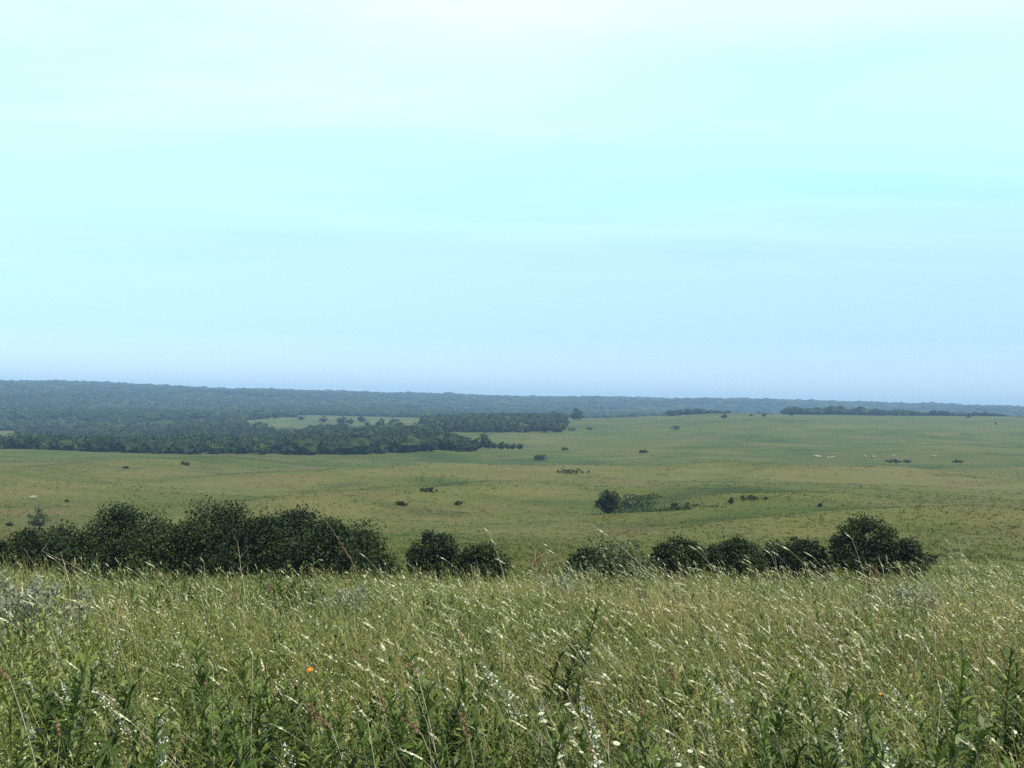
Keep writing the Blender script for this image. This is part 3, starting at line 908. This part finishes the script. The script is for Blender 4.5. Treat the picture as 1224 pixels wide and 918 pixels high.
FP = [forb_proto(1000, .80, 120, .115, .20, M_DARKLEAF), forb_proto(1001, .72, 84, .12, .22, M_DARKLEAF, .22, nst=4), forb_proto(1002, .75, 92, .105, .21, M_DARKLEAF, .2, nst=3), forb_proto(1003, .62, 60, .115, .28, M_DARKLEAF, .16, nst=6)]
LF = 'tall leafy dark green plants standing in the near grass'
forbs = [
    (264, 768, 0, 'slim dark leafy plant standing like a narrow spire in the left grass'),
    (322, 790, 1, 'dark leafy plant with broad leaves between the narrow spire and the bottom edge'),
    (345, 800, 3, 'bushy clump of broad green leaves below the orange flower'),
    (522, 786, 1, 'dark leafy plant just left of the densest tall leafy plant'),
    (563, 792, 0, 'densest tall leafy plant, centred below the pale pinkish dry stalk'),
    (592, 842, 2, 'shorter leafy plant at the foot of the densest tall leafy plant'),
    (655, 716, 2, 'small dark leafy plant near the crest, below the gap in the trees'),
    (848, 695, 2, 'small thin dark leafy plant near the crest, below the right tree row'),
    (1138, 780, 0, 'dark leafy plant in the right grass, left of the pair at the edge'),
    (1196, 782, 2, 'dark leafy plant at the right edge, left one of a pair'),
    (1221, 764, 1, 'dark leafy plant cut by the right edge, taller one of a pair'),
    (922, 846, 3, 'bushy dark leafy clump near the bottom edge right of the white daisies'),
    (940, 805, 2, 'half hidden leafy plant above the bushy clump at the bottom edge'),
    (802, 866, 1, 'low leafy plant at the bottom edge among the white daisies'),
    (640, 850, 2, 'leafy plant at the bottom edge between the densest plant and the daisies'),
    (430, 845, 1, 'leafy plant low in the grass below the orange flower'),
    (380, 838, 2, 'low leafy plant directly under the orange flower'),
    (498, 872, 3, 'bright leafy clump at the bottom edge beside the second orange flower'),
    (285, 860, 3, 'leafy clump at the bottom edge below the narrow spire'),
    (200, 800, 2, 'thin leafy plant left of the narrow spire'),
    (82, 778, 1, 'leafy plant in the grass below the silvery bush'),
    (60, 800, 3, 'low leafy clump beside the leafy plant under the silvery bush'),
    (26, 695, 2, 'dark leafy stalk rising in front of the silvery bush'),
    (155, 862, 1, 'leafy plant at the bottom edge in the left corner'),
    (735, 862, 1, 'leafy plant below the pair of thick white flower spikes'),
    (1050, 815, 2, 'leafy plant beside the small orange flower in the right grass'),
    (1012, 868, 2, 'leafy plant at the bottom edge below the right white flower spikes'),
    (1120, 868, 3, 'leafy clump at the bottom edge near the right corner'),
    (1075, 842, 1, 'leafy plant low between the small orange flower and the bottom edge'),
    (335, 684, 3, 'bright green leafy clump on the crest in front of the long thicket'),
    (352, 689, 3, 'bright green leafy clump touching its twin on the crest'),
    (188, 693, 3, 'yellowish green leafy clump on the crest under the arching seed heads'),
]
for k, (px, py, kd, lab) in enumerate(forbs):
    H = [.80, .72, .75, .62][kd]; s = .92 + .22 * R.random()
    loc = spot(px, py, H * s)
    if py < 700:
        loc, hh_ = reach(px, py, 9.5); s = hh_ / H
    use(FP[kd], loc, float(R.random() * 6.28), s, lab, LF, 'plant')

for k in range(78):
    px = 1220 * R.random() if k % 2 else 640 * R.random(); py = 775 + 125 * R.random() ** .8; kd = k % 4
    s = .62 + .25 * R.random()
    use(FP[kd], spot(px, py, [.80, .72, .75, .62][kd] * s), float(R.random() * 6.28), s, 'short leafy green plant crowded in low among the near grass', 'short leafy plants low in the near grass', 'plant')

CR = [forb_proto(1010, .62, 60, .10, .30, M_LEAF, .16, nst=6), forb_proto(1011, .66, 54, .085, .34, M_LEAF, .2, nst=5)]
for k, (px, py) in enumerate([(300, 688), (312, 686), (326, 683), (344, 686), (362, 690), (378, 693), (392, 696), (268, 690), (240, 693), (214, 689), (196, 690), (172, 692), (150, 694), (120, 696), (436, 697), (455, 699), (92, 692), (508, 699), (535, 702), (700, 694), (722, 690), (758, 688), (804, 692)]):
    loc, hh_ = reach(px, py, 9 + 2.2 * R.random())
    use(CR[k % 2], loc, float(R.random() * 6.28), hh_ / [.62, .66][k % 2], 'fresh green leafy clump breaking the grassy crest in front of the dark trees', 'leafy clumps along the crest', 'plant')

# silvery bushes
def silver(px, pyt, H, w, n, seed, label, withflow=False):
    rg = np.random.default_rng(seed); loc = spot(px, pyt, H)
    root = empty('silvery_bush', loc, 0, 1, label, 'bush', 'silvery grey bushes along the crest')
    K = 26
    ms = MB(); ends = []
    for s in range(K):
        a = rg.random() * 6.28; r_ = w * .5 * math.sqrt(rg.random())
        e = np.array([math.cos(a) * r_, math.sin(a) * r_, H * (.55 + .45 * rg.random())])
        tube(ms, [np.array([0, 0, -.02]) + rg.normal(size=3) * .01, e * .5 + [0, 0, H * .1], e], [.005, .003, .0015], 5, rg.random()); ends.append(e)
    ms.build('stem', M_STRAW, root, smooth=True)
    ends = np.array(ends); k = rg.integers(0, K, n); t = .35 + .65 * rg.random(n) ** .6
    C = ends[k] * t[:, None] + np.array([0, 0, H * .1])[None] * (t * (1 - t) * 4)[:, None] + rg.normal(size=(n, 3)) * .028
    ax = unit(rdir(n, rg) + [0, 0, .9]); sd = unit(np.cross(ax, rdir(n, rg))); L_ = .022 + .02 * rg.random(n)
    V, q = kites(C, ax, sd, L_, L_ * .38)
    MB().add(V, q, np.repeat(np.clip(.5 + .25 * rg.normal(size=n), 0, 1), 4)).build('leaves', M_SAGE, root)
    return root


silver(28, 683, .75, .6, 3600, 2000, 'big silvery grey bush at the left end of the crest')
silver(66, 708, .6, .5, 2200, 2001, 'lower silvery grey bush touching the big one at the left end')
silver(410, 700, .55, .5, 2200, 2002, 'silvery grey bush on the crest below the right end of the long thicket')
silver(1095, 697, .6, .42, 2600, 2003, 'silvery grey bush at the crest below the lower right dark tree')
silver(1040, 706, .5, .5, 1600, 2004, 'dull silvery bush on the crest left of the silvery bush by the dark tree')
silver(668, 690, .55, .45, 1500, 2005, 'thin silvery bush on the crest below the gap between the trees')


# flower spikes
def spike_proto(seed, H, hl, n, mat, name='flower_spike', part='flowers', bend=.25):
    rg = np.random.default_rng(seed)
    root = empty(name, (0, 0, 0), 0, 1, 'flower spike', 'flower')
    P = stem_curves(np.zeros(1), np.zeros(1), np.zeros(1), np.array([H]), np.array([bend]), rg, 7, wind=-.8)
    ms = MB(); tube(ms, P[0], np.linspace(.0035, .0012, 7), 5, .5)
    V, q, t = leafy(P, 14, .1, .7, .07, .03, .2, .3, .8, np.array([.5]), .2, rg)
    ms.add(V, q, t)
    ms.build('stem', M_STEM, root, smooth=True)
    t = (1 - hl + hl * rg.random((1, n)))
    C, T = lerp_curve(P, t)
    C = C[0] + rg.normal(size=(n, 3)) * .010 * (1.25 - (t[0] - 1 + hl) / hl)[:, None]
    ax = unit(rdir(n, rg)); sd = unit(np.cross(ax, rdir(n, rg))); L_ = .006 + .005 * rg.random(n)
    V, q = kites(C, ax, sd, L_, L_ * .8)
    MB().add(V, q, np.repeat(rg.random(n), 4)).build(part, mat, root)
    return [root, False]


SP = [spike_proto(3000, .72, .24, 95, M_WHITE, bend=.4), spike_proto(3001, .78, .20, 80, M_WHITE, bend=.6), spike_proto(3002, .66, .26, 95, M_WHITE, bend=.3)]
for k, (px, py, s, lab) in enumerate([
    (724, 803, 1.15, 'thick white flower spike, left one of the brightest pair in the middle'),
    (744, 814, 1.15, 'thick white flower spike, right one of the brightest pair in the middle'),
    (1018, 790, 1.0, 'white flower spike leaning in the right grass above the small orange flower'),
    (976, 806, 1.0, 'white flower spike in the right grass left of the leaning one'),
    (1106, 862, 1.0, 'drooping creamy flower spike near the bottom right corner'),
    (1030, 880, .95, 'white flower spike at the bottom edge right of the daisies'),
    (148, 740, .9, 'small white flower spike near the crest right of the silvery bush'),
    (205, 830, 1.0, 'whitish flower spike below and left of the narrow leafy spire'),
    (112, 815, 1.0, 'pale flower spike in the left grass above the rusty seed head'),
    (246, 822, 1.0, 'slender pale flower spike between two leafy plants at left'),
]):
    use(SP[k % 3], spot(px, py, [.72, .78, .66][k % 3] * s), float(R.normal() * .5), s, lab, 'white flower spikes standing out of the grass', 'flower')
n = 36
for k in range(n):
    px = 20 + 1190 * R.random(); py = 735 + 165 * R.random() ** .8
    if abs(px - 560) < 120 and R.random() < .7: continue
    s = .62 + .25 * R.random()
    use(SP[k % 3], spot(px, py, [.72, .78, .66][k % 3] * s), float(R.normal() * .7), s, 'small slender white flower spike half sunk in the near grass', 'small flower spikes half sunk in the grass', 'flower')


# daisies, orange flowers
def daisy_proto(seed, H, r, petals, mat, disc, name, pr=.35, tilt=.3):
    rg = np.random.default_rng(seed)
    root = empty(name, (0, 0, 0), 0, 1, 'flower', 'flower')
    ms = MB(); P = stem_curves(np.zeros(1), np.zeros(1), np.zeros(1), np.array([H]), np.array([.12]), rg, 5)[0]
    tube(ms, P, np.linspace(.003, .0015, 5), 5, .5); ms.build('stem', M_STEM, root, smooth=True)
    top = P[-1]; a = np.arange(petals) / petals * 6.28
    nrm = unit(np.array([-.15, -tilt, 1.]))
    e1 = unit(np.cross(nrm, [1, 0.2, 0])); e2 = np.cross(nrm, e1)
    D = np.cos(a)[:, None] * e1 + np.sin(a)[:, None] * e2; Sd = -np.sin(a)[:, None] * e1 + np.cos(a)[:, None] * e2
    Q = np.stack([top + D * r * .2, top + D * r * .65 + nrm * r * .12, top + D * r], 1)
    V, q = ribbons(Q, Sd, np.tile(np.array([.2, .45, .22]) * r * pr * 2.4, (petals, 1)))
    MB().add(V, q, np.repeat(rg.random(petals), 6)).build('petals', mat, root)
    V, Fc = ico(2); md = MB().add(V * np.array([r * .3, r * .3, r * .2]) + top, Fc); md.build('disc', disc, root, smooth=True)
    return [root, False]


DA = daisy_proto(4000, .56, .012, 12, M_WHITE, M_YELLOW, 'daisy')
for px, py in [(678, 875), (684, 870), (691, 878), (700, 869), (703, 871), (690, 890), (699, 908), (704, 906), (753, 885), (762, 891), (853, 874), (860, 880), (832, 886), (172, 812), (182, 806), (193, 806), (860, 888), (786, 903), (22, 749), (28, 752), (842, 893), (695, 915)]:
    use(DA, spot(px, py, .56), float(R.random() * 6.28), .8 + .35 * R.random(), 'small white daisy open among the near grass', 'small white daisies in the near grass', 'flower')
OR = daisy_proto(4001, .62, .012, 9, M_ORANGE, M_YELLOW, 'orange_flower', .5, .6)
for px, py, s, lab in [(373, 796, 1.12, 'bright orange flower alone in the grass left of the middle'), (522, 893, .5, 'dull orange flower at the bottom edge near the bright leafy clump'), (1056, 827, .75, 'tiny orange flower in the right grass')]:
    use(OR, spot(px, py, .62 * s), 0., s, lab, None, 'flower')

# rusty seed heads
def seed_proto(seed, H, hl, hw, L, mat, name, stemmat, lean, droop, tint=.6, r=.0012):
    rg = np.random.default_rng(seed)
    root = empty(name, (0, 0, 0), 0, 1, 'seed stalk', 'grass stalk')
    P = stem_curves(np.zeros(1), np.zeros(1), np.zeros(1), np.array([H]), np.array([lean]), rg, 8, wind=-.9)
    ms = MB(); tube(ms, P[0], np.linspace(r * 1.4, r * .7, 8), 5, .6); ms.build('stem', stemmat, root, smooth=True)
    V, q, t = heads(P, L, np.array([hl]), np.array([hw]), droop, np.array([tint]), .2, rg)
    MB().add(V, q, t).build('seed_head', mat, root)
    return [root, False]


RS = [seed_proto(5000, .62, .10, .022, 34, M_RUST, 'rusty_seed_stalk', M_STRAW, .4, .8), seed_proto(5001, .66, .09, .02, 30, M_RUST, 'rusty_seed_stalk', M_STRAW, .3, .5)]
for k, (px, py) in enumerate([(52, 856), (66, 860), (254, 828), (482, 820), (468, 822), (388, 823), (392, 880), (534, 845), (736, 906), (728, 907), (790, 853), (872, 836), (585, 905), (575, 912), (290, 718), (420, 712), (375, 687), (1180, 700), (330, 716), (455, 905), (1062, 705), (690, 725)]):
    use(RS[k % 2], spot(px + 8, py, .62), float(R.normal() * .5), .85 + .3 * R.random(), 'rust brown nodding seed head in the near grass', 'rusty seed heads in the grass', 'grass stalk')

# pale seed stalks that stand clear of the grass, the largest ones
ST = [seed_proto(6000, .95, .10, .011, 16, M_HEAD, 'seed_stalk', M_STRAW, .42, .4, .75), seed_proto(6001, .90, .085, .011, 15, M_HEAD, 'seed_stalk', M_STRAW, .30, .5, .8),
      seed_proto(6002, .85, .10, .010, 16, M_HEAD, 'seed_stalk', M_STRAW, .55, .3, .7), seed_proto(6003, 1.0, .075, .010, 14, M_HEAD, 'seed_stalk', M_STRAW, .30, .6, .75)]
GS = 'pale seed stalks standing above the grass'
hand = [(133, 660), (126, 668), (128, 676), (172, 679), (216, 674), (228, 680), (222, 690), (246, 671), (262, 668), (291, 676), (300, 682), (487, 690), (492, 662), (520, 690), (605, 660), (612, 648), (640, 655), (675, 668), (690, 680), (612, 634),
        (735, 675), (760, 665), (690, 636), (776, 676), (790, 688), (835, 665), (862, 639), (872, 655), (893, 652), (905, 660), (912, 668), (930, 650), (938, 662), (945, 672), (928, 676), (952, 662), (975, 655), (990, 668), (868, 676), (850, 684), (820, 690), (1000, 680),
        (1036, 645), (1050, 643), (1035, 660), (1075, 676), (1110, 655), (1150, 648), (1160, 672), (1180, 660), (1198, 652), (1205, 676), (1090, 684), (960, 684), (885, 690), (770, 650), (716, 655), (645, 690)]
for k, (px, py) in enumerate(hand):
    kk = k % 4; loc, H = reach(px + 8, py + 4, 7.5 + 4 * R.random()); s = H / [.95, .90, .85, 1.0][kk]
    use(ST[kk], loc, float(R.normal() * .35), s, 'pale nodding seed stalk rising above the crest against the trees or meadow', 'pale seed stalks rising above the crest', 'grass stalk')
for k in range(190):
    px = 15 + 1200 * R.random() ** .75; py = 692 + 190 * R.random() ** 1.5
    kk = k % 4; s = .58 + .2 * R.random()
    use(ST[kk], spot(px, py, [.95, .90, .85, 1.0][kk] * s), float(R.normal() * .5), s, 'pale nodding seed stalk standing within the near grass', GS, 'grass stalk')


# dry and bare stalks
def dry_stalk(px, pyt, dist, lean, twigs, label, seed, wind=-.8, brown=0, mat=M_STRAW, r=.004):
    rg = np.random.default_rng(seed)
    loc, H = reach(px, pyt, dist)
    root = empty('dry_stalk', loc, 0, 1, label, 'dry stalk', None)
    P = stem_curves(np.zeros(1), np.zeros(1), np.zeros(1), np.array([H]), np.array([lean]), rg, 9, wind=wind)[0]
    P = P + rg.normal(size=P.shape) * .006
    P[:, :2] -= P[-1, :2] * 1.0   # the tip stands over the chosen pixel
    ms = MB(); tube(ms, P, np.linspace(r, r * .3, 9), 6, .8)
    for s in range(twigs):
        i = rg.integers(3, 9); a = rg.random() * 6.28; l = .05 + .10 * rg.random()
        e = P[i] + np.array([math.cos(a) * l * .8, math.sin(a) * l * .5, l])
        tube(ms, [P[i], (P[i] + e) / 2 + [0, 0, -.01], e], [r * .4, r * .3, r * .15], 4, rg.random())
    ms.build('stem', mat, root, smooth=True)
    if brown:
        t = .35 + .6 * rg.random((1, brown)); C, T = lerp_curve(P[None], t); C = C[0] + rg.normal(size=(brown, 3)) * .035
        ax = unit(rdir(brown, rg) + [0, 0, -.6]); sd = unit(np.cross(ax, rdir(brown, rg))); L_ = .04 + .04 * rg.random(brown)
        V, q = kites(C, ax, sd, L_, L_ * .35); MB().add(V, q, np.repeat(rg.random(brown), 4)).build('withered_leaves', M_BROWNLEAF, root)
    return root


dry_stalk(1050, 664, 10, .12, 5, 'tall white bare stalk in front of the tall egg shaped tree', 7000, wind=-.9, r=.006)
dry_stalk(1040, 672, 10, .1, 3, 'short stalk with brown withered leaves left of the white bare stalk', 7001, brown=60)
dry_stalk(572, 678, 10.5, .05, 9, 'pale pinkish dry stalk with twigs in front of the rounded dark bush', 7002, wind=0, r=.004)
dry_stalk(563, 672, 10.5, .12, 6, 'thin dry stalk with a dark tip beside the pale pinkish one', 7003, wind=-.6)
dry_stalk(50, 656, 9, .75, 3, 'long bare stalk leaning far to the left before the long thicket', 7004, wind=-1.1, r=.0026)
dry_stalk(76, 668, 9.5, .5, 7, 'twiggy bare stalk leaning beside the long bare one', 7005, wind=-1.0)
dry_stalk(374, 596, 10, .42, 14, 'tall leaning reddish stalk with seeds crossing the long thicket', 7006, wind=-.9, mat=M_RUST, r=.0035)
dry_stalk(284, 645, 9.5, .45, 10, 'leaning brownish stalk in front of the middle of the long thicket', 7007, wind=-.9, r=.0028)
dry_stalk(640, 655, 12, .15, 16, 'spindly brown stalk with side twigs in the gap between the trees', 7008, r=.004, brown=26)
dry_stalk(655, 660, 12, .2, 14, 'second spindly brown stalk right beside the first in the gap', 7009, wind=.4, r=.004, brown=22)
dry_stalk(1146, 640, 10, .15, 3, 'thin pale stalk standing high at the right of the crest', 7010, r=.003)

# ------------------------------------------------------------------ air
bx = 6600.0
z0, z1 = ZMIN - 1.0, ZMAX + 16.0
V = np.array([[sx * bx, sy * bx, z] for z in (z0, z1) for sy in (-1, 1) for sx in (-1, 1)])
Fb = [[0, 2, 3, 1], [4, 5, 7, 6], [0, 1, 5, 4], [2, 6, 7, 3], [0, 4, 6, 2], [1, 3, 7, 5]]
m, nt, out = newmat('haze_air')
pv = nt.nodes.new('ShaderNodeVolumePrincipled')
pv.inputs['Color'].default_value = (.45, .70, 1.0, 1); pv.inputs['Density'].default_value = 1.4e-4; pv.inputs['Anisotropy'].default_value = 0
nt.links.new(pv.outputs[0], out.inputs['Volume'])
hz = MB().add(V, Fb).build('haze', m); tag(hz, 'thin bluish summer haze in the air', 'haze', kind='stuff')

# ------------------------------------------------------------------ light
SUN_EL, SUN_AZ = rad(57), rad(132)       # azimuth from the viewing direction towards the right
sd = np.array([math.sin(SUN_AZ) * math.cos(SUN_EL), math.cos(SUN_AZ) * math.cos(SUN_EL), math.sin(SUN_EL)])
sl = bpy.data.lights.new('sun', 'SUN'); sl.energy = 5.0; sl.angle = rad(.55); sl.color = (1, .965, .90)
so = bpy.data.objects.new('sun', sl); COL.objects.link(so)
so.rotation_euler = Vector(sd).to_track_quat('Z', 'Y').to_euler()

w = bpy.data.worlds.new("World"); scene.world = w; w.use_nodes = True
nt = w.node_tree; nt.nodes.clear(); N = nt.nodes; L = nt.links
out = N.new('ShaderNodeOutputWorld'); bg = N.new('ShaderNodeBackground'); bg.inputs['Strength'].default_value = .13
sky = N.new('ShaderNodeTexSky'); sky.sky_type = 'NISHITA'; sky.sun_disc = False
sky.sun_elevation = SUN_EL; sky.sun_rotation = SUN_AZ; sky.altitude = 300; sky.air_density = 1.0; sky.dust_density = .6; sky.ozone_density = 1.0
tc = N.new('ShaderNodeTexCoord'); sp = N.new('ShaderNodeSeparateXYZ'); L.new(tc.outputs['Generated'], sp.inputs[0])


def wm(op, a, b, clamp=False):
    m_ = N.new('ShaderNodeMath'); m_.operation = op; m_.use_clamp = clamp
    for k, q_ in enumerate((a, b)):
        if isinstance(q_, (int, float)): m_.inputs[k].default_value = q_
        else: L.new(q_, m_.inputs[k])
    return m_.outputs[0]


# thin cirrus: noise laid out on a high flat layer
den = wm('MAXIMUM', sp.outputs['Z'], .02)
cx = wm('DIVIDE', sp.outputs['X'], den); cy = wm('DIVIDE', sp.outputs['Y'], den)
cv = N.new('ShaderNodeCombineXYZ'); L.new(cx, cv.inputs[0]); L.new(cy, cv.inputs[1])
mp = N.new('ShaderNodeMapping'); mp.inputs['Scale'].default_value = (.35, .8, 1); mp.inputs['Rotation'].default_value = (0, 0, rad(-24)); mp.inputs['Location'].default_value = (3.1, 1.7, 0)
L.new(cv.outputs[0], mp.inputs['Vector'])
cn = N.new('ShaderNodeTexNoise'); cn.inputs['Scale'].default_value = .9; cn.inputs['Detail'].default_value = 6; cn.inputs['Roughness'].default_value = .55
cn.inputs['Distortion'].default_value = .6
L.new(mp.outputs[0], cn.inputs['Vector'])
cr = N.new('ShaderNodeMapRange'); cr.inputs['From Min'].default_value = .24; cr.inputs['From Max'].default_value = .90
L.new(cn.outputs['Fac'], cr.inputs['Value'])
hi = N.new('ShaderNodeMapRange'); hi.inputs['From Min'].default_value = .08; hi.inputs['From Max'].default_value = .34
L.new(sp.outputs['Z'], hi.inputs['Value'])
top = N.new('ShaderNodeMapRange'); top.inputs['From Min'].default_value = .40; top.inputs['From Max'].default_value = .62; top.inputs['To Min'].default_value = 1; top.inputs['To Max'].default_value = .2  # clouds faded out above the frame so less fill light falls
L.new(sp.outputs['Z'], top.inputs['Value'])
cf = wm('MULTIPLY', wm('MULTIPLY', top.outputs[0], cr.outputs[0]), wm('MULTIPLY', hi.outputs[0], .68), True)
# clear air: the sky model, pulled to this camera's cyan rendering; unseen upper sky dimmed to cut fill
el = ramp(nt, [(0.0, (.56, .82, 1.28)), (.03, (.63, .83, 1.27)), (.06, (.67, .84, 1.15)), (.136, (1.00, 1.14, 1.12)), (.22, (1.38, 1.82, 1.42)), (.34, (2.5, 2.75, 1.95)), (.50, (.75, .8, .8))])
L.new(sp.outputs['Z'], el.inputs['Fac'])
mu = N.new('ShaderNodeMixRGB'); mu.blend_type = 'MULTIPLY'; mu.inputs['Fac'].default_value = 1
L.new(sky.outputs[0], mu.inputs[1]); L.new(el.outputs[0], mu.inputs[2])
mx = N.new('ShaderNodeMixRGB'); L.new(cf, mx.inputs['Fac']); L.new(mu.outputs[0], mx.inputs[1]); mx.inputs[2].default_value = (8.1, 8.7, 8.5, 1)
L.new(mx.outputs[0], bg.inputs['Color']); L.new(bg.outputs[0], out.inputs['Surface'])

# ------------------------------------------------------------------ render settings
vs = scene.view_settings
vs.view_transform = 'Standard'; vs.look = 'None'; vs.exposure = 0.37; vs.gamma = 1.0; vs.use_curve_mapping = False
scene.render.engine = 'CYCLES'
c = scene.cycles
c.max_bounces = 6; c.diffuse_bounces = 3; c.glossy_bounces = 2; c.transmission_bounces = 4; c.transparent_max_bounces = 8; c.volume_bounces = 0
c.use_adaptive_sampling = True; c.adaptive_threshold = .02
c.use_denoising = False; c.denoiser = 'OPENIMAGEDENOISE'; c.denoising_input_passes = 'RGB_ALBEDO_NORMAL'; c.denoising_prefilter = 'ACCURATE'
scene.render.film_transparent = False
